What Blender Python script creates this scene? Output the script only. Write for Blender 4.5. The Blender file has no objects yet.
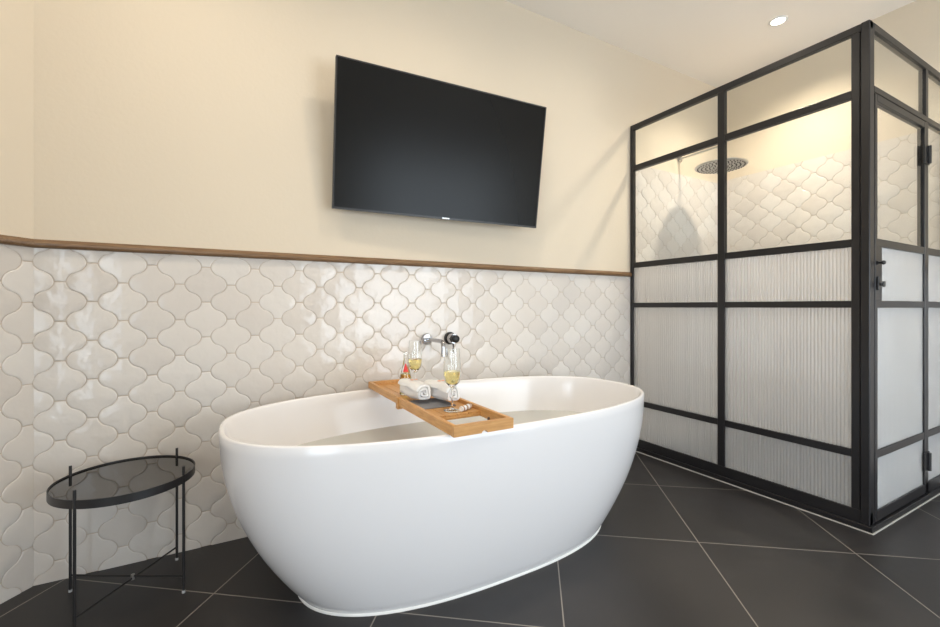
import bpy, bmesh, math, random
from mathutils import Vector, Matrix
random.seed(7)
sc = bpy.context.scene
C = bpy.data.collections.new('bathroom'); sc.collection.children.link(C)
PI = math.pi

# ------------------------------------------------------------------ camera
YAW = 0.5119; CAMD = 2.1333
cd = bpy.data.cameras.new('camera'); cam = bpy.data.objects.new('camera', cd); C.objects.link(cam)
cam.location = (0, -CAMD, 1.0); cam.rotation_euler = (PI/2, 0, -YAW)
cd.sensor_width = 36; cd.lens = 436.78/940*36; cd.shift_y = -6.8/940; cd.clip_start = .05
sc.camera = cam

# ------------------------------------------------------------------ world, daylight, exposure
w = bpy.data.worlds.new('daylight'); sc.world = w; w.use_nodes = True
bg = w.node_tree.nodes['Background']; bg.inputs['Color'].default_value = (.79, .90, 1, 1); bg.inputs['Strength'].default_value = 5.9
WINS = [(1.35, 3.45)]; LWY = (-4.15, -2.45); WZ0, WZ1, WY = .05, 1.95, -4.3      # the tall windows behind the camera
for WX0, WX1 in WINS:
    pl = bpy.data.lights.new('window_portal', 'AREA'); pl.shape = 'RECTANGLE'; pl.size = WX1-WX0; pl.size_y = WZ1-WZ0
    pl.cycles.is_portal = True
    po = bpy.data.objects.new('window_portal', pl); C.objects.link(po)
    po.location = ((WX0+WX1)/2, WY-.02, (WZ0+WZ1)/2); po.rotation_euler = (PI/2, 0, 0)
LAMP_W = 8; LAMP_COL = (1, .87, .69)
sc.view_settings.view_transform = 'Standard'; sc.view_settings.look = 'None'
sc.view_settings.gamma = 1; sc.view_settings.use_curve_mapping = False
sc.view_settings.exposure = 0.36
sc.cycles.use_denoising = True
sc.cycles.max_bounces = 14; sc.cycles.diffuse_bounces = 6; sc.cycles.glossy_bounces = 6
sc.cycles.transmission_bounces = 12; sc.cycles.transparent_max_bounces = 16
sc.cycles.sample_clamp_indirect = 8

LX = -.598-.631                                             # the left wall, with a second tall window
pl = bpy.data.lights.new('window_portal', 'AREA'); pl.shape = 'RECTANGLE'; pl.size = LWY[1]-LWY[0]; pl.size_y = WZ1-WZ0
pl.cycles.is_portal = True
po = bpy.data.objects.new('window_portal', pl); C.objects.link(po)
po.location = (LX-.03, (LWY[0]+LWY[1])/2, (WZ0+WZ1)/2); po.rotation_euler = (PI/2, 0, -PI/2)

# ------------------------------------------------------------------ materials
def mat(name, col, rough=.5, metal=0, **k):
    m = bpy.data.materials.new(name); m.use_nodes = True
    b = m.node_tree.nodes['Principled BSDF']
    b.inputs['Base Color'].default_value = (*col, 1); b.inputs['Roughness'].default_value = rough
    b.inputs['Metallic'].default_value = metal
    for kk, v in k.items():
        b.inputs[{'ior': 'IOR', 'trans': 'Transmission Weight', 'coat': 'Coat Weight', 'coatr': 'Coat Roughness', 'sheen': 'Sheen Weight',
                  'sss': 'Subsurface Weight', 'spec': 'Specular IOR Level', 'alpha': 'Alpha'}[kk]].default_value = v
    return m, m.node_tree, b
def N(nt, t, **k):
    n = nt.nodes.new(t)
    for a, v in k.items():
        if a.startswith('_'): n.inputs[a[1:].replace('_', ' ')].default_value = v
        else: setattr(n, a, v)
    return n
def noise_bump(nt, b, scale, dist, strength=1, detail=3, stretch=None):
    tc = N(nt, 'ShaderNodeTexCoord'); no = N(nt, 'ShaderNodeTexNoise', _Scale=scale, _Detail=detail)
    src = tc.outputs['Object']
    if stretch:
        mp = N(nt, 'ShaderNodeMapping'); mp.inputs['Scale'].default_value = stretch; nt.links.new(src, mp.inputs[0]); src = mp.outputs[0]
    nt.links.new(src, no.inputs['Vector'])
    bu = N(nt, 'ShaderNodeBump', _Strength=strength, _Distance=dist)
    nt.links.new(no.outputs['Fac'], bu.inputs['Height']); nt.links.new(bu.outputs[0], b.inputs['Normal'])
    return no
def ramp(nt, src, stops):
    r = N(nt, 'ShaderNodeValToRGB'); e = r.color_ramp.elements
    e[0].position, e[0].color = stops[0][0], (*stops[0][1], 1); e[1].position, e[1].color = stops[-1][0], (*stops[-1][1], 1)
    for p, c in stops[1:-1]: x = e.new(p); x.color = (*c, 1)
    nt.links.new(src, r.inputs[0]); return r

M = {}
M['paint'], nt, b = mat('cream_paint', (.71, .62, .495), .75); noise_bump(nt, b, 60, .0006)
M['ceil'], nt, b = mat('ceiling_paint', (.93, .875, .805), .8); noise_bump(nt, b, 50, .0004)
M['grout'], nt, b = mat('tile_grout', (.53, .43, .335), .85); noise_bump(nt, b, 300, .0005)
# glazed tile
M['tile'], nt, b = mat('glazed_tile', (.8, .77, .73), .12, spec=.42)
no = noise_bump(nt, b, 22, .0022, 1, 2)
geo = N(nt, 'ShaderNodeNewGeometry')
r = ramp(nt, geo.outputs['Random Per Island'], [(0, (.65, .60, .555)), (.5, (.69, .642, .595)), (1, (.72, .68, .64))])
nt.links.new(r.outputs[0], b.inputs['Base Color'])
# floor
M['floor'], nt, b = mat('slate_floor_tile', (.04, .038, .038), .42)
tc = N(nt, 'ShaderNodeTexCoord'); sp = N(nt, 'ShaderNodeSeparateXYZ'); nt.links.new(tc.outputs['Object'], sp.inputs[0])
def mth(op, a, b2=None, c=None):
    n = N(nt, 'ShaderNodeMath', operation=op)
    for i, v in enumerate((a, b2, c)):
        if v is None: continue
        if isinstance(v, (int, float)): n.inputs[i].default_value = v
        else: nt.links.new(v, n.inputs[i])
    return n.outputs[0]
FA = math.radians(37.5)
def fam(nx, ny, off, per):
    u = mth('ADD', mth('MULTIPLY', sp.outputs[0], nx), mth('MULTIPLY', sp.outputs[1], ny))
    u = mth('DIVIDE', mth('SUBTRACT', u, off), per)
    f = mth('FRACT', mth('ADD', u, .5)); return mth('MULTIPLY', mth('ABSOLUTE', mth('SUBTRACT', f, .5)), per), mth('FLOOR', u)
d1, i1 = fam(math.sin(FA), math.cos(FA), .281, .593)
d2, i2 = fam(math.cos(FA), -math.sin(FA), .198, .599)
dm = mth('MINIMUM', d1, d2)
mask = mth('SMOOTH_MIN', 1, mth('DIVIDE', mth('MAXIMUM', mth('SUBTRACT', dm, .0017), 0), .0008), 0)
wn = N(nt, 'ShaderNodeTexWhiteNoise', noise_dimensions='2D'); cb = N(nt, 'ShaderNodeCombineXYZ')
nt.links.new(i1, cb.inputs[0]); nt.links.new(i2, cb.inputs[1]); nt.links.new(cb.outputs[0], wn.inputs['Vector'])
n1 = N(nt, 'ShaderNodeTexNoise', _Scale=3.5, _Detail=8, _Roughness=.65); nt.links.new(tc.outputs['Object'], n1.inputs['Vector'])
r1 = ramp(nt, n1.outputs['Fac'], [(.3, (.018, .0160, .0163)), (.7, (.031, .0280, .0280))])
hs = N(nt, 'ShaderNodeHueSaturation'); nt.links.new(r1.outputs[0], hs.inputs['Color'])
nt.links.new(mth('ADD', mth('MULTIPLY', wn.outputs['Value'], .25), .87), hs.inputs['Value'])
mx = N(nt, 'ShaderNodeMix', data_type='RGBA'); mx.inputs[6].default_value = (.27, .24, .21, 1)
nt.links.new(mask, mx.inputs[0]); nt.links.new(hs.outputs[0], mx.inputs[7]); nt.links.new(mx.outputs[2], b.inputs['Base Color'])
rr = mth('ADD', mth('MULTIPLY', n1.outputs['Fac'], .25), .30); nt.links.new(rr, b.inputs['Roughness'])
bu = N(nt, 'ShaderNodeBump', _Strength=.6, _Distance=.001)
nt.links.new(mth('ADD', mask, mth('MULTIPLY', n1.outputs['Fac'], .5)), bu.inputs['Height']); nt.links.new(bu.outputs[0], b.inputs['Normal'])
def wood(name, c0, c1, rough, stretch, scale=6):
    m, nt, b = mat(name, c0, rough)
    no = noise_bump(nt, b, scale, .0006, .6, 6, stretch)
    r = ramp(nt, no.outputs['Fac'], [(.3, c0), (.68, c1)]); nt.links.new(r.outputs[0], b.inputs['Base Color']); return m
M['rail'] = wood('oiled_oak', (.13, .068, .030), (.25, .145, .07), .4, (2, 20, 40))
M['bamboo'] = wood('bamboo', (.50, .24, .07), (.66, .36, .125), .38, (40, 2.5, 25))
M['bamboo_end'] = wood('bamboo_crosswise', (.50, .24, .07), (.62, .33, .11), .4, (2.5, 20, 18))
M['black'], nt, b = mat('black_powder_coat', (.018, .017, .018), .38); noise_bump(nt, b, 400, .0001)
M['graphite'], nt, b = mat('graphite_steel', (.016, .015, .016), .34, spec=.4); noise_bump(nt, b, 200, .00008)
M['blackplastic'], _, _ = mat('black_plastic', (.008, .008, .008), .3)
M['chrome'], _, _ = mat('chrome', (.45, .45, .47), .07, 1)
M['satin'], _, _ = mat('satin_metal', (.55, .54, .52), .3, 1)
M['tub'], _, _ = mat('white_acrylic', (.825, .81, .817), .2, coat=.35, coatr=.08)
M['screen'], _, _ = mat('display_glass', (.006, .006, .006), .27, ior=1.5, spec=.2)
M['smoke'], _, _ = mat('smoked_glass', (.010, .010, .010), .03, ior=1.7)
M['sealant'], nt, b = mat('pale_sealant', (.50, .48, .44), .6); noise_bump(nt, b, 60, .001)
M['white'], _, _ = mat('white_satin_paint', (.85, .84, .82), .4)
M['terry'], nt, b = mat('white_terry', (.86, .85, .84), .95, sheen=.4); noise_bump(nt, b, 500, .0016, 1, 2)
M['peach'], _, _ = mat('peach_print', (.80, .42, .28), .8)
M['greycloth'], nt, b = mat('grey_cloth', (.22, .22, .235), .9); noise_bump(nt, b, 400, .0008)
M['red'], _, _ = mat('red_print', (.72, .04, .04), .45)
M['cork'], nt, b = mat('pale_brown_roll', (.42, .26, .16), .7); noise_bump(nt, b, 150, .001)
M['darkbrown'], _, _ = mat('dark_brown', (.08, .045, .03), .6)
M['glass'], _, _ = mat('clear_glass', (.98, .99, .98), .0, trans=1, ior=1.45)
M['flutedglass'], _, _ = mat('fluted_glass', (.985, .99, .99), .015, trans=1, ior=1.45)
m, nt, b = M['flutedglass'], M['flutedglass'].node_tree, M['flutedglass'].node_tree.nodes['Principled BSDF']
tl = N(nt, 'ShaderNodeBsdfTranslucent'); tl.inputs[0].default_value = (.93, .94, .95, 1); df = N(nt, 'ShaderNodeBsdfDiffuse'); df.inputs[0].default_value = (.93, .94, .95, 1)
ma = N(nt, 'ShaderNodeMixShader'); ma.inputs[0].default_value = .5; nt.links.new(tl.outputs[0], ma.inputs[1]); nt.links.new(df.outputs[0], ma.inputs[2])
mb_ = N(nt, 'ShaderNodeMixShader'); mb_.inputs[0].default_value = .31; nt.links.new(b.outputs[0], mb_.inputs[1]); nt.links.new(ma.outputs[0], mb_.inputs[2])
nt.links.new(mb_.outputs[0], nt.nodes['Material Output'].inputs[0])
M['wine'], _, _ = mat('sparkling_wine', (.95, .80, .36), .0, trans=1, ior=1.34)
M['oil'], _, _ = mat('yellow_green_liquid', (.93, .90, .35), .0, trans=1, ior=1.4)
M['clearplastic'], _, _ = mat('clear_plastic', (.75, .75, .75), .2, trans=.6)
# thin clear pane
def pane_fac(nt):
    lw = N(nt, 'ShaderNodeLayerWeight', _Blend=.5)
    p5 = N(nt, 'ShaderNodeMath', operation='POWER'); nt.links.new(lw.outputs['Facing'], p5.inputs[0]); p5.inputs[1].default_value = 5
    ma = N(nt, 'ShaderNodeMath', operation='MULTIPLY_ADD'); nt.links.new(p5.outputs[0], ma.inputs[0]); ma.inputs[1].default_value = .9; ma.inputs[2].default_value = .03
    return ma
m = bpy.data.materials.new('clear_pane'); m.use_nodes = True; nt = m.node_tree; nt.nodes.clear()
o = N(nt, 'ShaderNodeOutputMaterial'); tr = N(nt, 'ShaderNodeBsdfTransparent'); tr.inputs[0].default_value = (.975, .985, .98, 1)
gl = N(nt, 'ShaderNodeBsdfGlossy'); gl.inputs['Roughness'].default_value = .01
fr = pane_fac(nt); ms = N(nt, 'ShaderNodeMixShader')
nt.links.new(fr.outputs[0], ms.inputs[0]); nt.links.new(tr.outputs[0], ms.inputs[1]); nt.links.new(gl.outputs[0], ms.inputs[2]); nt.links.new(ms.outputs[0], o.inputs[0])
M['pane'] = m
# water: a thin tinted surface
m = bpy.data.materials.new('bath_water'); m.use_nodes = True; nt = m.node_tree; nt.nodes.clear()
o = N(nt, 'ShaderNodeOutputMaterial'); tr = N(nt, 'ShaderNodeBsdfTransparent'); tr.inputs[0].default_value = (.93, .965, .95, 1)
gl = N(nt, 'ShaderNodeBsdfGlossy'); gl.inputs['Roughness'].default_value = .03
fr = N(nt, 'ShaderNodeFresnel', _IOR=1.33); ms = N(nt, 'ShaderNodeMixShader')
tc = N(nt, 'ShaderNodeTexCoord'); nn = N(nt, 'ShaderNodeTexNoise', _Scale=9, _Detail=2); bu = N(nt, 'ShaderNodeBump', _Strength=.35, _Distance=.004)
nt.links.new(tc.outputs['Object'], nn.inputs['Vector']); nt.links.new(nn.outputs['Fac'], bu.inputs['Height'])
nt.links.new(bu.outputs[0], gl.inputs['Normal'])
df = N(nt, 'ShaderNodeBsdfDiffuse'); df.inputs[0].default_value = (.88, .88, .85, 1); m2 = N(nt, 'ShaderNodeMixShader', _Fac=.6)
nt.links.new(tr.outputs[0], m2.inputs[1]); nt.links.new(df.outputs[0], m2.inputs[2])
nt.links.new(fr.outputs[0], ms.inputs[0]); nt.links.new(m2.outputs[0], ms.inputs[1]); nt.links.new(gl.outputs[0], ms.inputs[2]); nt.links.new(ms.outputs[0], o.inputs[0])
M['water'] = m
m = bpy.data.materials.new('lamp_glow'); m.use_nodes = True; b = m.node_tree.nodes['Principled BSDF']
b.inputs['Emission Color'].default_value = (1, .9, .75, 1); b.inputs['Emission Strength'].default_value = 14
M['glow'] = m

# ------------------------------------------------------------------ helpers
def obj(name, bm, m, parent=None, smooth=None, bevel=0, seg=2):
    me = bpy.data.meshes.new(name)
    bmesh.ops.recalc_face_normals(bm, faces=bm.faces[:]); bm.to_mesh(me); bm.free()
    me.materials.append(M[m]); o = bpy.data.objects.new(name, me); C.objects.link(o)
    if smooth is not None:
        me.polygons.foreach_set('use_smooth', [True]*len(me.polygons))
        if smooth < 180: me.set_sharp_from_angle(angle=math.radians(smooth))
    if bevel:
        bv = o.modifiers.new('bevel', 'BEVEL'); bv.width = bevel; bv.segments = seg; bv.limit_method = 'ANGLE'; bv.harden_normals = False
    if parent: o.parent = parent
    return o
def thing(name, label, cat, loc=(0, 0, 0), rz=0, group=None):
    o = bpy.data.objects.new(name, None); C.objects.link(o); o.location = loc; o.rotation_euler = (0, 0, rz)
    o.empty_display_size = .05
    return tag(o, label, cat, group)
def tag(o, label, cat, group=None):
    o['label'] = label; o['category'] = cat
    if group: o['group'] = group
    return o
def struct(name, bm, m, parent=None, **k):
    o = obj(name, bm, m, parent, **k)
    if not parent: o['kind'] = 'structure'
    return o
def box(bm, x0, x1, y0, y1, z0, z1):
    v = [bm.verts.new(p) for p in ((x0, y0, z0), (x1, y0, z0), (x1, y1, z0), (x0, y1, z0), (x0, y0, z1), (x1, y0, z1), (x1, y1, z1), (x0, y1, z1))]
    for f in ((3, 2, 1, 0), (4, 5, 6, 7), (0, 1, 5, 4), (1, 2, 6, 5), (2, 3, 7, 6), (3, 0, 4, 7)): bm.faces.new([v[i] for i in f])
    return bm
def bx(*a): return box(bmesh.new(), *a)
def loft(bm, rings, cap0=True, cap1=True):
    R = [[bm.verts.new(p) for p in r] for r in rings]; n = len(R[0])
    for a, b in zip(R, R[1:]):
        for i in range(n): bm.faces.new((a[i], a[(i+1) % n], b[(i+1) % n], b[i]))
    if cap0: bm.faces.new(R[0][::-1])
    if cap1: bm.faces.new(R[-1])
    return bm
def lathe(prof, n=32, cx=0, cy=0, cz=0, cap0=True, cap1=True, axis='z', bm=None):
    rings = []
    for r, z in prof:
        ring = []
        for i in range(n):
            a = 2*PI*i/n; p = (r*math.cos(a), r*math.sin(a), z)
            if axis == 'y': p = (p[0], -z, p[1])      # along -y
            if axis == 'x': p = (z, p[0], p[1])
            ring.append((p[0]+cx, p[1]+cy, p[2]+cz))
        rings.append(ring)
    return loft(bm or bmesh.new(), rings, cap0, cap1)
def tube(pts, r, n=12, bm=None):
    bm = bm or bmesh.new(); P = [Vector(p) for p in pts]; rings = []
    rs = r if isinstance(r, (list, tuple)) else [r]*len(P)
    up = None
    for i, p in enumerate(P):
        t = (P[min(i+1, len(P)-1)]-P[max(i-1, 0)]).normalized()
        if up is None: up = Vector((0, 0, 1)) if abs(t.z) < .9 else Vector((1, 0, 0))
        s = t.cross(up).normalized(); up = s.cross(t).normalized()
        rings.append([tuple(p+(s*math.cos(2*PI*k/n)+up*math.sin(2*PI*k/n))*rs[i]) for k in range(n)])
    return loft(bm, rings)

# ------------------------------------------------------------------ the room
XR, ZC, XS, YS, ZS = 3.537, 2.796, 2.488, -1.317, 2.27
CO = Vector((-.598, 0)); CD = Vector((-.631, -.776)).normalized(); CLEN = 1.0
CE = CO+CD*CLEN                                             # end of the slanted corner wall
T = .12
struct('floor', bx(CE.x-.3, XR+T, WY-T, T, -.1, 0), 'floor')
struct('ceiling', bx(CE.x-.3, XR+T, WY-T, T, ZC, ZC+.1), 'ceil')
wall_back = struct('wall_back', bx(CO.x, XR, 0, T, 0, ZC), 'paint')
wall_right = struct('wall_right', bx(XR, XR+T, WY, T, 0, ZC), 'paint')
bm = bx(CE.x-T, CE.x, WY, LWY[0], 0, ZC); box(bm, CE.x-T, CE.x, LWY[1], CE.y, 0, ZC); box(bm, CE.x-T, CE.x, *LWY, 0, WZ0); box(bm, CE.x-T, CE.x, *LWY, WZ1, ZC)
wall_left = struct('wall_left', bm, 'paint')
bm = bmesh.new()
for a, b2, c, d in ((LWY[0], LWY[0]+.05, WZ0, WZ1), (LWY[1]-.05, LWY[1], WZ0, WZ1), (LWY[0]+.05, LWY[1]-.05, WZ0, WZ0+.05), (LWY[0]+.05, LWY[1]-.05, WZ1-.05, WZ1), (-3.33, -3.27, WZ0+.05, WZ1-.05)):
    box(bm, CE.x-.09, CE.x-.03, a, b2, c, d)
struct('window_2', bm, 'white')
bm = bmesh.new(); nrm = Vector((CD.y, -CD.x)); nrm = nrm if nrm.x < 0 else -nrm
q = [CO, CE, CE+nrm*T, CO+nrm*T+Vector((.05, .1))]
loft(bm, [[(p.x, p.y, 0) for p in q], [(p.x, p.y, ZC) for p in q]])
wall_slant = struct('wall_corner', bm, 'paint')
bm = bmesh.new()
(a0, a1), = WINS
for p, q_ in ((CE.x, a0), (a1, XR)): box(bm, p, q_, WY-T, WY, 0, ZC)
for p, q_ in WINS: box(bm, p, q_, WY-T, WY, WZ1, ZC); box(bm, p, q_, WY-T, WY, 0, WZ0)
struct('wall_front', bm, 'paint')
fw = .05
for wi, (WX0, WX1) in enumerate(WINS):
  bm = bmesh.new()
  for (a, b2, c, d) in ((WX0, WX0+fw, WZ0, WZ1), (WX1-fw, WX1, WZ0, WZ1), (WX0+fw, WX1-fw, WZ0, WZ0+fw), (WX0+fw, WX1-fw, WZ1-fw, WZ1), ((WX0+WX1)/2-.03, (WX0+WX1)/2+.03, WZ0+fw, WZ1-fw)):
    box(bm, a, b2, WY-.09, WY-.03, c, d)
  struct('window_%d' % (wi+1), bm, 'white')

# arabesque tiling: real raised tiles, u along the wall
CW, RH, A0, B0 = .0917, .1455, .0462, .0292                  # column step, row step, curve centre and swing
def tile_outline(g=.0013, ns=12):
    q = []
    for i in range(ns+1):                                    # right-hand side from the widest point up to the tip
        z = (RH/2-g)*i/ns; cc = math.cos(PI*z/(RH/2)); q.append((A0+B0*math.copysign(abs(cc)**.62, cc)-g, z))
    right = q; pts = list(right)
    pts += [(-x, z) for x, z in right[::-1]]
    pts += [(-x, -z) for x, z in right[1:]]
    pts += [(x, -z) for x, z in right[::-1][:-1]]
    return pts
OUT = tile_outline()
def inset(pts, d):
    n = len(pts); r = []
    for i in range(n):
        a, b2, c = Vector(pts[i-1]), Vector(pts[i]), Vector(pts[(i+1) % n])
        e1 = (b2-a).normalized(); e2 = (c-b2).normalized(); n1 = Vector((-e1.y, e1.x)); n2 = Vector((-e2.y, e2.x))
        m_ = (n1+n2); m_ = m_/max(m_.length_squared/2, .8); r.append(tuple(b2+m_*d))
    return r
IN1, IN2 = inset(OUT, .0020), inset(OUT, .0055)
def tiling(name, parent, u0, u1, z0, z1, uph, zph, place):
    """uph/zph: a column whose tiles are centred at z = zph + k*RH"""
    bm = bmesh.new()
    for i in range(math.floor((u0-uph)/CW)-1, math.ceil((u1-uph)/CW)+2):
        for k in range(math.floor((z0-zph)/RH)-1, math.ceil((z1-zph)/RH)+2):
            cu = uph+i*CW; cz = zph+k*RH+(RH/2 if i % 2 else 0)
            if cu < u0-.08 or cu > u1+.08 or cz < z0-.08 or cz > z1+.08: continue
            tx, tz = random.uniform(-.006, .006), random.uniform(-.006, .006)
            def P(p, d, amp=1): return (cu+p[0], d+(p[0]*tx+p[1]*tz)*amp, cz+p[1])
            rings = [[P(p, .0005, 0) for p in OUT], [P(p, .0022) for p in OUT], [P(p, .0038) for p in IN1], [P(p, .0043) for p in IN2]]
            R = [[bm.verts.new(p) for p in r_] for r_ in rings]; n = len(OUT)
            for a, b2 in zip(R, R[1:]):
                for j in range(n): bm.faces.new((a[j], a[(j+1) % n], b2[(j+1) % n], b2[j]))
            c = bm.verts.new(P((0, 0), .0044))
            for j in range(n): bm.faces.new((R[-1][j], R[-1][(j+1) % n], c))
    for co, no in (((u0, 0, 0), (-1, 0, 0)), ((u1, 0, 0), (1, 0, 0)), ((0, 0, z0), (0, 0, -1)), ((0, 0, z1), (0, 0, 1))):
        bmesh.ops.bisect_plane(bm, geom=bm.verts[:]+bm.edges[:]+bm.faces[:], plane_co=co, plane_no=no, clear_outer=True)
    for v in bm.verts: v.co = place(*v.co)
    me = bpy.data.meshes.new(name); bm.to_mesh(me); bm.free()
    # normals towards the room whatever the placing
    me.materials.append(M['tile']); o = bpy.data.objects.new(name, me); C.objects.link(o); o.parent = parent
    if u0 < u1 and me.polygons:
        bm = bmesh.new(); bm.from_mesh(me); bmesh.ops.recalc_face_normals(bm, faces=bm.faces[:])
        c0 = Vector(place(0, 0, 0)); c1 = Vector(place(0, 1, 0)); out = (c1-c0).normalized()
        bad = [f for f in bm.faces if f.normal.dot(out) < -.2]
        if bad: bmesh.ops.reverse_faces(bm, faces=bad)
        bm.to_mesh(me); bm.free()
    me.polygons.foreach_set('use_smooth', [True]*len(me.polygons)); me.set_sharp_from_angle(angle=math.radians(50))
    g = bmesh.new(); q_ = [place(u, .0014, z) for u, z in ((u0, z0), (u1, z0), (u1, z1), (u0, z1))]; g.faces.new([g.verts.new(p) for p in q_])
    go = obj('grout', g, 'grout', parent)
    return o
ZT = 1.213
pb = lambda u, d, z: (u, -d, z)
tiling('glazed_tiling', wall_back, CO.x, XS, 0, ZT, -.526, .946-RH/2, pb)
tiling('glazed_tiling', wall_back, XS, XR, 0, 2.012, -.526, .946-RH/2, pb)
ps = lambda u, d, z: (CO.x+CD.x*u-nrm.x*d, CO.y+CD.y*u-nrm.y*d, z)
tiling('glazed_tiling', wall_slant, 0, CLEN, 0, ZT, .020, 1.015-RH/2, ps)
pr = lambda u, d, z: (XR-d, -u, z)
tiling('glazed_tiling', wall_right, 0, -YS, 0, 2.02, .03, .9, pr)
tiling('glazed_tiling', wall_right, -YS, -WY, 0, ZT, .03, .9, pr)
pL = lambda u, d, z: (CE.x+d, -u, z)
tiling('glazed_tiling', wall_left, -CE.y, -LWY[1]-.02, 0, ZT, .03, .9, pL)
# oak dado rail
def rail(pts, name):
    """rounded moulding along a polyline, to the right hand of which lies the room"""
    prof = [(0, 0), (.014, 0), (.020, .004), (.0225, .010), (.0225, .017), (.019, .023), (.012, .027), (.010, .031), (0, .031)]
    P = [Vector(p) for p in pts]; rings = []
    for i, p in enumerate(P):
        a = (P[i]-P[i-1]).normalized() if i else (P[1]-P[0]).normalized()
        b2 = (P[i+1]-P[i]).normalized() if i < len(P)-1 else a
        na, nb = Vector((a.y, -a.x)), Vector((b2.y, -b2.x)); m_ = (na+nb); m_ = m_*(2/m_.length_squared)
        rings.append([(p.x+m_.x*d, p.y+m_.y*d, ZT-.002+h) for d, h in prof])
    return struct(name, loft(bmesh.new(), rings), 'rail', smooth=50)
rail([(CE.x, LWY[1]+.02), (CE.x, CE.y), (CO.x, CO.y), (XS-.001, 0)], 'trim_1')
rail([(XR, YS-.01), (XR, WY)], 'trim_2')

# ------------------------------------------------------------------ glass shower enclosure
sh = thing('shower_enclosure', 'black steel framed shower enclosure with clear upper and fluted lower glass panes in the corner', 'shower', (XS, YS, 0))
def sbx(name, *a, m='graphite', bevel=.0015, parent=sh):
    x0, x1, y0, y1, z0, z1 = a
    o = obj(name, bx(x0-XS, x1-XS, y0-YS, y1-YS, z0, z1), m, parent, bevel=bevel, seg=1); return o
FD = .03                                                      # frame depth
ZB = .085
rows = [(1.985, 2.236), (1.308, 1.948), (1.027, 1.272), (.352, .995), (ZB, .316)]  # pane openings, top to bottom
bars = [(1.948, 1.985), (1.272, 1.308), (.995, 1.027), (.316, .352)]
my0, my1 = -.669, -.630
yb = -.012                                                    # at the back wall
yp = -1.249                                                   # where the post begins
# front (long) side, in the plane x = XS
sbx('wall_channel', XS, XS+FD, -.030, -.0065, 0.03, ZS)
sbx('top_rail', XS, XS+FD, YS, -.030, ZS-.034, ZS)
sbx('bottom_rail', XS, XS+FD, YS, -.0065, .028, ZB)
sbx('base_plinth', XS-.010, XS+FD+.01, YS-.01, -.0065, .004, .028)
sbx('mullion', XS, XS+FD, my0, my1, ZB, ZS-.034)
for z0, z1 in bars:
    sbx('glazing_bar', XS+.001, XS+FD, my1, -.030, z0, z1); sbx('glazing_bar', XS+.001, XS+FD, yp, my0, z0, z1)
sbx('post_stile', XS, XS+FD, -1.280, yp, ZB, ZS-.034)
sbx('corner_post', XS-.004, XS+.045, YS, -1.284, .028, ZS+.001, bevel=.003)
# door side, in the plane y = YS
X1 = XS+.045; XM0, XM1 = 3.168, 3.206; XE = XR-.007
sbx('top_rail', X1, XE, YS, YS+FD, ZS-.034, ZS)
sbx('bottom_rail', XM0, XE, YS, YS+FD, .028, ZB)
sbx('base_plinth', XS+FD+.01, XE, YS-.01, YS+FD+.01, .004, .028)
sbx('transom', X1, XE, YS, YS+FD, 1.962, 1.990)
sbx('mullion', XM0+.004, XM1, YS, YS+FD, .028, 1.962); sbx('mullion', XM0+.004, XM1, YS, YS+FD, 1.990, ZS-.034)
sbx('wall_channel', XE-.025, XE, YS, YS+FD, ZB, 1.962)
for z0, z1 in bars[1:]: sbx('glazing_bar', XM1, XE-.025, YS+.001, YS+FD, z0, z1)
def flat_pane(x0, x1, y0, y1, z0, z1, parent=sh): return sbx('clear_pane', x0, x1, y0, y1, z0, z1, m='pane', bevel=0, parent=parent)
def fluted(axis, a0, a1, c, z0, z1, parent=sh, ox=XS, oy=YS):
    p, amp, th, ns = .0148, .0031, .004, 14
    n = max(1, round((a1-a0)/p)); st = (a1-a0)/n; bm = bmesh.new(); prev = None; first = None
    for i in range(n*ns+1):
        a = a0+st*i/ns; f = (i % ns)/ns; d = amp*math.sin(PI*f)
        q_ = []
        for off in (-th/2-d, th/2):
            for z in (z0, z1):
                q_.append((c+off, a, z) if axis == 'y' else (a, c+off, z))
        v = [bm.verts.new((x-ox, y-oy, z)) for x, y, z in q_]
        if prev:
            for i0, i1 in ((0, 1), (1, 3), (3, 2), (2, 0)): bm.faces.new((prev[i0], prev[i1], v[i1], v[i0]))
        else: first = v
        prev = v
    bm.faces.new([first[i] for i in (0, 1, 3, 2)]); bm.faces.new([prev[i] for i in (0, 2, 3, 1)])
    return obj('fluted_pane', bm, 'flutedglass', parent, smooth=35)
gx = XS+.012
for (ya, yb_) in ((my1, -.030), (yp, my0)):
    flat_pane(gx-.003, gx+.003, ya, yb_, *rows[0]); flat_pane(gx-.003, gx+.003, ya, yb_, *rows[1])
    for r_ in rows[2:]: fluted('y', ya, yb_, gx, *r_)
gy = YS+.010
flat_pane(X1, XM0+.004, gy-.003, gy+.003, 1.990, 2.236); flat_pane(XM1, XE, gy-.003, gy+.003, 1.990, 2.236)
flat_pane(XM1, XE-.025, gy-.003, gy+.003, 1.308, 1.962)
for r_ in rows[2:]: fluted('x', XM1, XE-.025, gy, *r_)
for k, (a, b2, c, d, e, f) in enumerate(((XS-.016, XS-.010, YS-.016, -.0065, 0, .0045), (XS-.010, XE, YS-.016, YS-.010, 0, .0045))):
    sbx('sealant_line', a, b2, c, d, e, f, m='sealant', bevel=.001)
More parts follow.
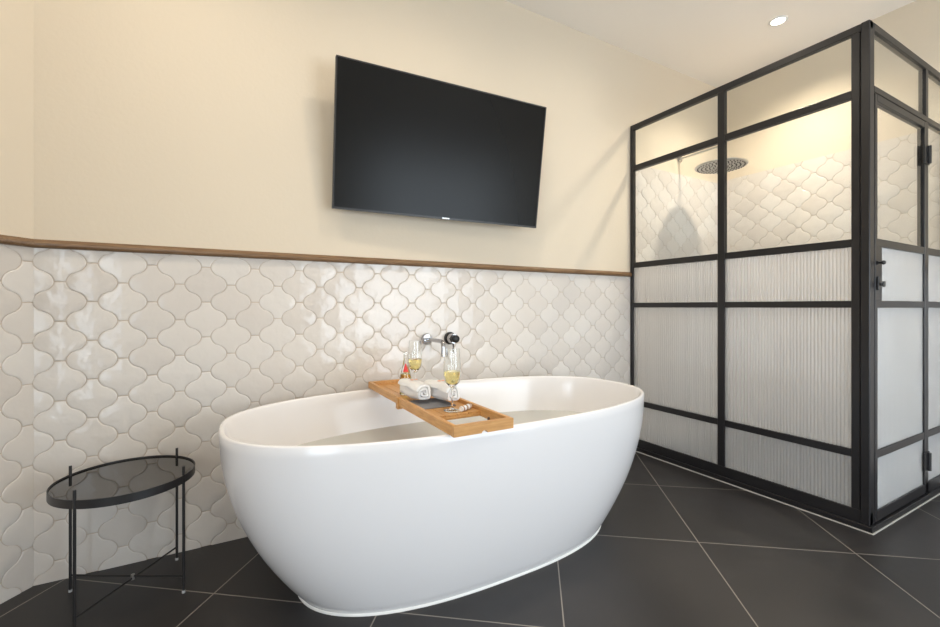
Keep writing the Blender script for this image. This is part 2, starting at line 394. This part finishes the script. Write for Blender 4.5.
# the door leaf with its own bars, panes, knob, latch
dr = bpy.data.objects.new('shower_door', None); C.objects.link(dr); dr.parent = sh
D0, D1 = X1+.004, XM0
def dbx(name, *a, **k): return sbx(name, *a, parent=dr, **k)
dbx('door_stile', D0, D0+.026, YS-.001, YS+.028, .034, 1.957); dbx('door_stile', D1-.020, D1, YS-.001, YS+.028, .034, 1.957)
dbx('door_rail', D0+.026, D1-.020, YS-.001, YS+.028, 1.925, 1.957); dbx('door_rail', D0+.026, D1-.020, YS-.001, YS+.028, .034, ZB-.004)
for z0, z1 in bars[1:]: dbx('door_bar', D0+.026, D1-.020, YS, YS+.028, z0, z1)
dbx('lock_plate', D0+.026, D0+.078, YS, YS+.028, 1.027, 1.272)
sbx('clear_pane', D0+.026, D1-.020, gy-.003, gy+.003, 1.308, 1.925, m='pane', bevel=0, parent=dr)
fluted('x', D0+.078, D1-.020, gy, 1.027, 1.272, dr)
for z0, z1 in ((.352, .995), (ZB-.004, .316)): fluted('x', D0+.026, D1-.020, gy, z0, z1, dr)
kx, ky = D0+.022-XS, -.001
obj('door_knob', lathe([(.009, -.0), (.009, .004), (.0045, .006), (.0045, .014), (.007, .016), (.010, .022), (.007, .028), (.002, .030)], 20, kx, ky, 1.197, axis='y'), 'black', dr, smooth=50)
bm = bx(kx-.010, kx+.010, ky-.008, ky, 1.075, 1.135); box(bm, kx-.004, kx+.006, ky-.018, ky-.008, 1.094, 1.106); box(bm, kx-.004, kx+.020, ky-.023, ky-.018, 1.088, 1.114)
obj('door_latch', bm, 'black', dr, bevel=.002)
for zc in (1.785, .200):
    bm = bx(-.046, .026, -.006, 0, -.048, .048); lathe([(.009, -.046), (.009, .046)], 16, 0, -.010, 0, bm=bm)
    for v in bm.verts: v.co += Vector((XM0+.004-XS, -.002, zc))
    obj('hinge', bm, 'black', dr, bevel=.001)

# rain shower on its wall arm
hd = thing('rain_shower_head', 'round rain shower head on a thin chrome wall arm inside the shower', 'shower head', (3.036, 0, 2.13))
hy, hz = -.323, 1.985-2.13
bm = tube([(0, -.006, 0), (0, -.10, 0), (0, hy+.035, 0), (0, hy+.012, -.004), (0, hy, -.02), (0, hy, -.06), (0, hy, hz+.018)], .0075, 14)
obj('wall_arm', bm, 'satin', hd, smooth=60)
obj('wall_flange', lathe([(.0, .0058), (.026, .0058), (.026, .011), (.012, .015), (.008, .016)], 28, 0, 0, 0, axis='y'), 'chrome', hd, smooth=50)
obj('head_disc', lathe([(.0, -.004), (.160, -.004), (.164, 0), (.164, .006), (.155, .010), (.05, .014), (.02, .022), (0.001, .024)], 48, 0, hy, hz), 'satin', hd, smooth=40)
bm = bmesh.new()
for rr_ in (.02, .045, .07, .095, .12, .145):
    k = max(6, int(rr_*2*PI/.024))
    for i in range(k):
        a = 2*PI*i/k; lathe([(.0045, -.009), (.0045, -.004)], 6, rr_*math.cos(a), hy+rr_*math.sin(a), hz, bm=bm)
obj('nozzles', bm, 'blackplastic', hd)
# thermostatic mixer bar, blurred behind the fluted glass
mb = thing('shower_mixer', 'chrome horizontal mixer bar on the tiled wall, blurred behind the fluted glass', 'shower tap', (3.10, 0, 1.155))
obj('mixer_body', lathe([(.001, -.17), (.021, -.168), (.022, -.12), (.019, -.115), (.019, .115), (.022, .12), (.021, .168), (.001, .17)], 24, 0, -.06, 0, axis='x'), 'chrome', mb, smooth=50)
for s in (-.075, .075): obj('wall_connector', lathe([(.030, .0058), (.030, .014), (.013, .018), (.013, .045)], 20, s, 0, 0, axis='y'), 'chrome', mb, smooth=50)
obj('shelf', bx(-.2, .2, -.11, -.007, -.055, -.047), 'satin', mb, bevel=.002)
lo = thing('low_tap', 'small chrome tap low on the shower wall, blurred behind the fluted glass', 'tap', (3.22, 0, .72))
obj('wall_plate', lathe([(.0, .0058), (.035, .0058), (.035, .012), (.02, .016)], 24, 0, 0, 0, axis='y'), 'chrome', lo, smooth=50)
obj('spout', tube([(0, -.012, 0), (0, -.07, 0), (0, -.10, -.01), (0, -.11, -.035)], .012, 12), 'chrome', lo, smooth=50)

# ------------------------------------------------------------------ recessed ceiling downlights
lampspots = [(3.03, -.69), (1.95, -.69), (.87, -.80), (-.21, -.69), (.3, -2.2), (1.9, -2.4)]
names = ['round recessed ceiling downlight glowing above the shower', 'round recessed ceiling downlight above the bath end next the shower', 'round recessed ceiling downlight above the middle of the bath',
         'round recessed ceiling downlight above the black side table', 'round recessed ceiling downlight over the open floor at the left', 'round recessed ceiling downlight over the open floor before the shower']
POW = [2.7, .45, .8, .85, .55, .55]
for (x, y), nm, pw in zip(lampspots, names, POW):
    t = thing('ceiling_downlight', nm, 'ceiling light', (x, y, ZC), 0, 'recessed ceiling downlights')
    obj('trim_ring', lathe([(.036, -.001), (.038, -.006), (.050, -.005), (.052, -.001)], 32, cap0=False, cap1=False), 'white', t, smooth=60)
    obj('lamp_face', lathe([(.001, -.003), (.036, -.003)], 32, cap0=True, cap1=False), 'glow', t)
    l = bpy.data.lights.new('downlight_beam', 'SPOT'); l.energy = LAMP_W*pw*4; l.color = LAMP_COL; l.spot_size = math.radians(140 if x > 3 else 172); l.spot_blend = 1; l.shadow_soft_size = .06
    lo_ = bpy.data.objects.new('downlight_beam', l); C.objects.link(lo_); lo_.parent = t; lo_.location = (0, 0, -.02)

# ------------------------------------------------------------------ bathtub
TX, TY, TA, TB, TZ = .905, -.476, .922, .447, .600
TA2, TB2 = .684, .335
def sring(a, b2, z, n_=2.55, k=112, cx=0, cy=0):
    r = []
    for i in range(k):
        t = 2*PI*i/k; c, s = math.cos(t), math.sin(t)
        e = 2/n_
        r.append((cx+a*math.copysign(abs(c)**e, c), cy+b2*math.copysign(abs(s)**e, s), z))
    return r
def gout(t): return 1-(1-t)**2.05
tub = thing('bathtub', 'large white oval freestanding bathtub filled with water standing by the tiled wall', 'bathtub', (TX, TY, 0))
rings = [sring(TA2-.02, TB2-.02, .004), sring(TA2-.004, TB2-.004, .006)]
for i in range(0, 21):
    t = i/20; g = gout(t); rings.append(sring(TA2+(TA-TA2)*g, TB2+(TB-TB2)*g, .010+(TZ-.016)*t))
rings += [sring(TA-.002, TB-.002, TZ-.002), sring(TA-.005, TB-.005, TZ), sring(TA-.010, TB-.010, TZ), sring(TA-.014, TB-.014, TZ-.002), sring(TA-.017, TB-.017, TZ-.009)]
IA, IB, IA2, IB2 = TA-.018, TB-.018, .60, .27
for i in range(1, 19):
    t = i/18; z = TZ-.012-(TZ-.012-.13)*t
    g = 1-t**2.6*.62-t*.38
    rings.append(sring(IA2+(IA-IA2)*g, IB2+(IB-IB2)*g, z))
rings += [sring(.5, .18, .118), sring(.1, .05, .112)]
obj('tub_shell', loft(bmesh.new(), rings), 'tub', tub, smooth=70)
bead = [sring(TA2-.010, TB2-.010, .0005), sring(TA2+.002, TB2+.002, .0005), sring(TA2+.002, TB2+.002, .004), sring(TA2-.002, TB2-.002, .010)]
obj('base_bead', loft(bmesh.new(), bead), 'white', tub, smooth=60)
# water
WZ = .415
t = (TZ-.012-WZ)/(TZ-.012-.13); g = 1-t**2.6*.62-t*.38
bm = bmesh.new(); bm.faces.new([bm.verts.new(p) for p in sring(IA2+(IA-IA2)*g-.001, IB2+(IB-IB2)*g-.001, WZ, cx=TX, cy=TY)])
wt = obj('bath_water', bm, 'water'); tag(wt, 'still pale water filling the white bathtub below its rim', 'water'); wt['kind'] = 'stuff'

# ------------------------------------------------------------------ bath taps on the wall
fz = .829
sp_ = thing('bath_spout', 'chrome wall spout bending down over the bath, left of the mixer', 'tap', (.931, 0, fz))
obj('wall_flange', lathe([(.0, .0058), (.030, .0058), (.030, .018), (.026, .026), (.014, .028)], 32, axis='y'), 'chrome', sp_, smooth=50)
obj('spout', tube([(0, -.02, 0), (0, -.10, 0), (0, -.185, 0), (0, -.200, -.004), (0, -.208, -.014), (0, -.210, -.03), (0, -.210, -.072)], .0105, 16), 'chrome', sp_, smooth=60)
mx_ = thing('bath_mixer', 'chrome and black round wall mixer with a thin down-pointing lever above the bath', 'tap', (1.068, 0, fz))
obj('wall_flange', lathe([(.0, .0058), (.034, .0058), (.034, .014), (.031, .016)], 32, axis='y'), 'blackplastic', mx_, smooth=50)
obj('mixer_body', lathe([(.026, .016), (.027, .02), (.027, .055), (.024, .060)], 32, axis='y'), 'chrome', mx_, smooth=50)
obj('mixer_knob', lathe([(.020, .060), (.021, .062), (.021, .082), (.018, .086), (.001, .087)], 32, axis='y'), 'blackplastic', mx_, smooth=50)
obj('lever', tube([(0, -.045, -.024), (-.004, -.06, -.045), (-.008, -.075, -.075)], [.006, .005, .0045], 12), 'chrome', mx_, smooth=60)

# ------------------------------------------------------------------ bath tray
bz = TZ+.0015; bt = .034; X0, X2, Y0, Y2 = .607, .827, -.953, -.036
tr_ = thing('bath_tray', 'bamboo bath tray lying across the bathtub rim', 'bath tray', (X0, Y0, bz))
def tbx(name, *a, bevel=.0025, m='bamboo'):
    x0, x1, y0, y1, z0, z1 = a
    return obj(name, bx(x0-X0, x1-X0, y0-Y0, y1-Y0, z0, z1), m, tr_, bevel=bevel)
rt = .016
YJ = -.46
tbx('side_rail', X0, X0+rt, Y0+rt, YJ, 0, bt); tbx('side_rail', X2-rt, X2, Y0+rt, YJ, 0, bt)
# front rail with a small half-round finger notch
bm = bmesh.new(); pts = [(0, 0)]
nx0 = .110
for i in range(13):
    a = PI-PI*i/12; pts.append((nx0+.011*math.cos(a), .0085*math.sin(a)))
pts += [(X2-X0, 0), (X2-X0, bt-.002), (X2-X0-.002, bt), (.002, bt), (0, bt-.002)]
loft(bm, [[(x, 0, z) for x, z in pts], [(x, rt, z) for x, z in pts]])
obj('front_rail', bm, 'bamboo_end', tr_)
tbx('extension_rail', X0+.003, X0+.003+rt, YJ, Y2-rt, .003, bt); tbx('extension_rail', X2-.003-rt, X2-.003, YJ, Y2-rt, .003, bt)
tbx('rear_rail', X0+.003, X2-.003, Y2-rt, Y2, .003, bt)
tbx('extension_stop', X0-.005, X0+rt, YJ-.012, YJ+.012, -.012, bt+.001, m='bamboo_end')
tbx('extension_stop', X2-rt, X2+.005, YJ-.012, YJ+.012, -.012, bt+.001, m='bamboo_end')
ns = 4; wx0, wx1 = X0+rt, X2-rt; sw = (wx1-wx0)/ns
for i in range(ns): tbx('slat', wx0+i*sw+(.0012 if i else 0), wx0+(i+1)*sw-(.0012 if i < ns-1 else 0), -.765, YJ, .012, .020, bevel=.001)
for i in range(ns): tbx('rear_slat', wx0+.003+i*(sw-.0015)+(.001 if i else 0), wx0+.003+(i+1)*(sw-.0015)-(.001 if i < ns-1 else 0), YJ, Y2-rt, .008, .016, bevel=.001)
tbx('cross_bar', wx0, wx1, -.768, -.748, .002, .012)
tbx('peg', wx1-.030, wx1-.022, -.870, -.862, .006, .022, m='darkbrown'); 
deck = bz+.020

# grey cloth and two folded white face towels
cl = obj('folded_cloth', bx(.626, .770, -.655, -.50, deck+.0005, deck+.0045), 'greycloth', bevel=.002)
tag(cl, 'thin grey cloth laid on the bath tray beneath the two white towels', 'cloth')
def towel(label, x, y, rz, l=.180, wd=.076, h=.078):
    t = thing('face_towel', label, 'towel', (x, y, deck+.0062), rz, 'white towels on the bath tray')
    # one long cloth strip wound in flat folds: its end section is a soft spiral
    bm = bmesh.new(); turns = 2.6; npt = 84; prof = []
    def sq(a, rx, rz_): c, s_ = math.cos(a), math.sin(a); return math.copysign(abs(c)**.72, c)*rx, math.copysign(abs(s_)**.72, s_)*rz_
    for i in range(npt+1):
        f = i/npt; a = -.9+2*PI*turns*f; k_ = .16+.84*f; x_, z_ = sq(a, wd/2*k_, h/2*k_); prof.append((x_, z_))
    th = h/2*.84/turns*.80; back = []
    for i in range(npt, -1, -1):
        x_, z_ = prof[i]; m_ = math.hypot(x_, z_); k_ = max(0, 1-th/m_) if m_ > 0 else 0; back.append((x_*k_, z_*k_))
    loop = prof+back; nl = 26; rings = []
    for j in range(nl+1):
        v = -1+2*j/nl; yy = v*l/2; e = 1-.10*abs(v)**6; tw = .10*v
        ring = []
        for q_, (x_, z_) in enumerate(loop):
            wob = .0016*math.sin(yy*55+x_*90)+.0012*math.sin(yy*23+z_*120)
            xx, zz = x_*e+wob, z_*e*(1+.05*math.sin(yy*24+1))+wob*.6
            ring.append((xx*math.cos(tw)-zz*math.sin(tw)*.3, yy+.004*math.sin(q_*.35)*(1 if abs(v) > .9 else 0), max(0, h/2+zz)))
        rings.append(ring)
    R = [[bm.verts.new(p) for p in r_] for r_ in rings]; n = len(loop)
    for A_, B_ in zip(R, R[1:]):
        for i in range(n): bm.faces.new((A_[i], A_[(i+1) % n], B_[(i+1) % n], B_[i]))
    for r_ in (R[0], R[-1]):
        for i in range(npt): bm.faces.new((r_[i], r_[i+1], r_[n-2-i], r_[n-1-i]))
    obj('towel_body', bm, 'terry', t, smooth=55)
    bm = bmesh.new()
    for dx in (-.009, .009): lathe([(.001, 0), (.0065, .0), (.0065, .0016), (.001, .0022)], 14, dx, -.012*0, h+.0006, bm=bm)
    for v_ in bm.verts: v_.co.y *= 1.2
    obj('printed_mark', bm, 'peach', t)
    return t
towel('folded white face towel on the bath tray, the one nearer the small bottle', .664, -.492, .06)
towel('folded white face towel on the bath tray, touching the front champagne glass', .748, -.568, .10)

# champagne flutes
def flute(label, x, y):
    t = thing('champagne_flute', label, 'glass', (x, y, deck+.0005), 0, 'champagne flutes on the bath tray')
    outer = [(.001, 0), (.030, 0), (.031, .0015), (.028, .003), (.008, .007), (.0040, .014), (.0034, .05), (.0045, .078), (.012, .090), (.026, .104), (.031, .128), (.031, .17), (.027, .225)]
    inner = [(.0262, .225), (.030, .17), (.030, .129), (.0248, .1055), (.011, .0925), (.001, .089)]
    obj('glass_body', lathe(outer+inner, 32), 'glass', t, smooth=60)
    obj('sparkling_wine', lathe([(.001, .0896), (.0107, .0930), (.0243, .1065), (.0296, .130), (.0296, .143), (.001, .143)], 32), 'wine', t, smooth=50)
    return t
flute('champagne flute at the front of the bath tray beside a white towel', .722, -.716)
flute('champagne flute at the back of the bath tray behind the small bottle', .747, -.300)
bo = thing('small_bottle', 'small clear bottle of yellow-green liquid with a red triangular mark on the bath tray', 'bottle', (.690, -.330, bz+.0165))
obj('bottle_body', lathe([(.001, 0), (.023, 0), (.025, .004), (.025, .070), (.020, .095), (.011, .135), (.009, .150), (.009, .185), (.001, .186)], 28), 'glass', bo, smooth=50)
obj('bottle_liquid', lathe([(.001, .003), (.0215, .003), (.023, .006), (.023, .069), (.0195, .088), (.001, .0885)], 28), 'oil', bo, smooth=50)
bm = bmesh.new(); R = []
for zz, ww, rr2 in ((.100, .6, .0193), (.115, .45, .0157), (.135, .15, .0114)):
    R.append([(rr2*1.05*math.cos(-PI/2-.35+a), rr2*1.05*math.sin(-PI/2-.35+a), zz) for a in [ww*(-1+2*i/8) for i in range(9)]])
V = [[bm.verts.new(p) for p in r_] for r_ in R]
for a, b2 in zip(V, V[1:]):
    for i in range(8): bm.faces.new((a[i], a[i+1], b2[i+1], b2[i]))
lb = obj('red_mark', bm, 'red', bo); sd = lb.modifiers.new('thickness', 'SOLIDIFY'); sd.thickness = .0006
rl = thing('small_roll', 'small pale brown roll lying on the bath tray beside the front flute', 'roll', (.767, -.735, deck+.0105), .5)
obj('roll_body', lathe([(.001, -.030), (.009, -.030), (.010, -.026), (.0095, 0), (.010, .026), (.009, .030), (.001, .030)], 18, axis='x'), 'terry', rl, smooth=50)
for s in (-.022, .0, .022): obj('roll_band', lathe([(.0102, s-.004), (.0104, s), (.0102, s+.004)], 18, axis='x', cap0=False, cap1=False), 'cork', rl, smooth=60)

# ------------------------------------------------------------------ television
TVW, TVH = 1.137, .665
tv = thing('television', 'wide flat black television tilted forward on the cream wall', 'television', (.999, -.14, 1.783))
tv.rotation_euler = (math.radians(8.6), 0, math.radians(-2.7))
hw, hh = TVW/2, TVH/2
obj('tv_housing', bx(-hw, hw, .0, .022, -hh, hh), 'blackplastic', tv, bevel=.002)
bm = bmesh.new(); e = .006
for a in ((-hw, hw, -.004, .0, hh-e, hh), (-hw, hw, -.004, .0, -hh, -hh+e*1.6), (-hw, -hw+e, -.004, .0, -hh+e*1.6, hh-e), (hw-e, hw, -.004, .0, -hh+e*1.6, hh-e)): box(bm, *a)
obj('bezel', bm, 'black', tv)
obj('screen', bx(-hw+e, hw-e, -.002, 0, -hh+e*1.6, hh-e), 'screen', tv)
bm = bmesh.new()
for i in range(4): box(bm, -.019+i*.0105, -.019+i*.0105+.007, -.0052, -.004, -hh+.002, -hh+.008)
obj('maker_mark', bm, 'satin', tv)
obj('rear_cover', bx(-hw*.6, hw*.6, .022, .045, -hh*.7, hh*.6), 'blackplastic', tv, bevel=.01)
obj('wall_bracket', bx(-.14, .14, .045, .075, -.12, .10), 'black', tv, bevel=.003)
for a_ in (.02, -.05): obj('bracket_arm', bx(a_, a_+.03, .075, .115, -.02, .02), 'black', tv)

# ------------------------------------------------------------------ side table
cx, cy = -.298, -.213; RT = .200; ZTT = .412
tb = thing('side_table', 'round black metal side table with a glossy smoked glass top left of the bathtub', 'side table', (cx, cy, 0), math.radians(15))
obj('table_rim', lathe([(RT+.0025, ZTT-.027), (RT+.0025, ZTT), (RT-.0005, ZTT), (RT-.0005, ZTT-.027), (RT+.0025, ZTT-.027)], 96, cap0=False, cap1=False), 'black', tb, smooth=40)
obj('table_top', lathe([(.001, ZTT-.011), (RT-.0008, ZTT-.011), (RT-.0008, ZTT-.005), (.001, ZTT-.005)], 96), 'smoke', tb, smooth=40)
legs = []
for k in range(4):
    a = math.radians((-135, -45, 33, 135)[k]); lx, ly = RT*math.cos(a), RT*math.sin(a); legs.append((lx, ly))
    lg = obj('leg', tube([(lx, ly, .008), (lx, ly, ZTT+.030)], .0045, 14), 'black', tb, smooth=50)
    obj('clear_foot', lathe([(.005, 0), (.0062, .001), (.0062, .009), (.005, .010)], 16, lx, ly, 0), 'clearplastic', lg, smooth=50)
for i, (p, q_) in enumerate(((0, 2), (1, 3))):
    z = .052+.007*i
    obj('cross_stretcher', tube([(legs[p][0], legs[p][1], z), (legs[q_][0], legs[q_][1], z)], .0035, 10), 'black', tb, smooth=50)
(ax_, ay_), (bx_, by_), (cx_, cy_), (dx_, dy_) = legs[0], legs[2], legs[1], legs[3]
den = (bx_-ax_)*(dy_-cy_)-(by_-ay_)*(dx_-cx_); tt_ = ((cx_-ax_)*(dy_-cy_)-(cy_-ay_)*(dx_-cx_))/den
sx_, sy_ = ax_+(bx_-ax_)*tt_, ay_+(by_-ay_)*tt_
obj('centre_screw', lathe([(.001, .045), (.006, .046), (.006, .064), (.001, .066)], 14, sx_, sy_), 'satin', tb, smooth=50)
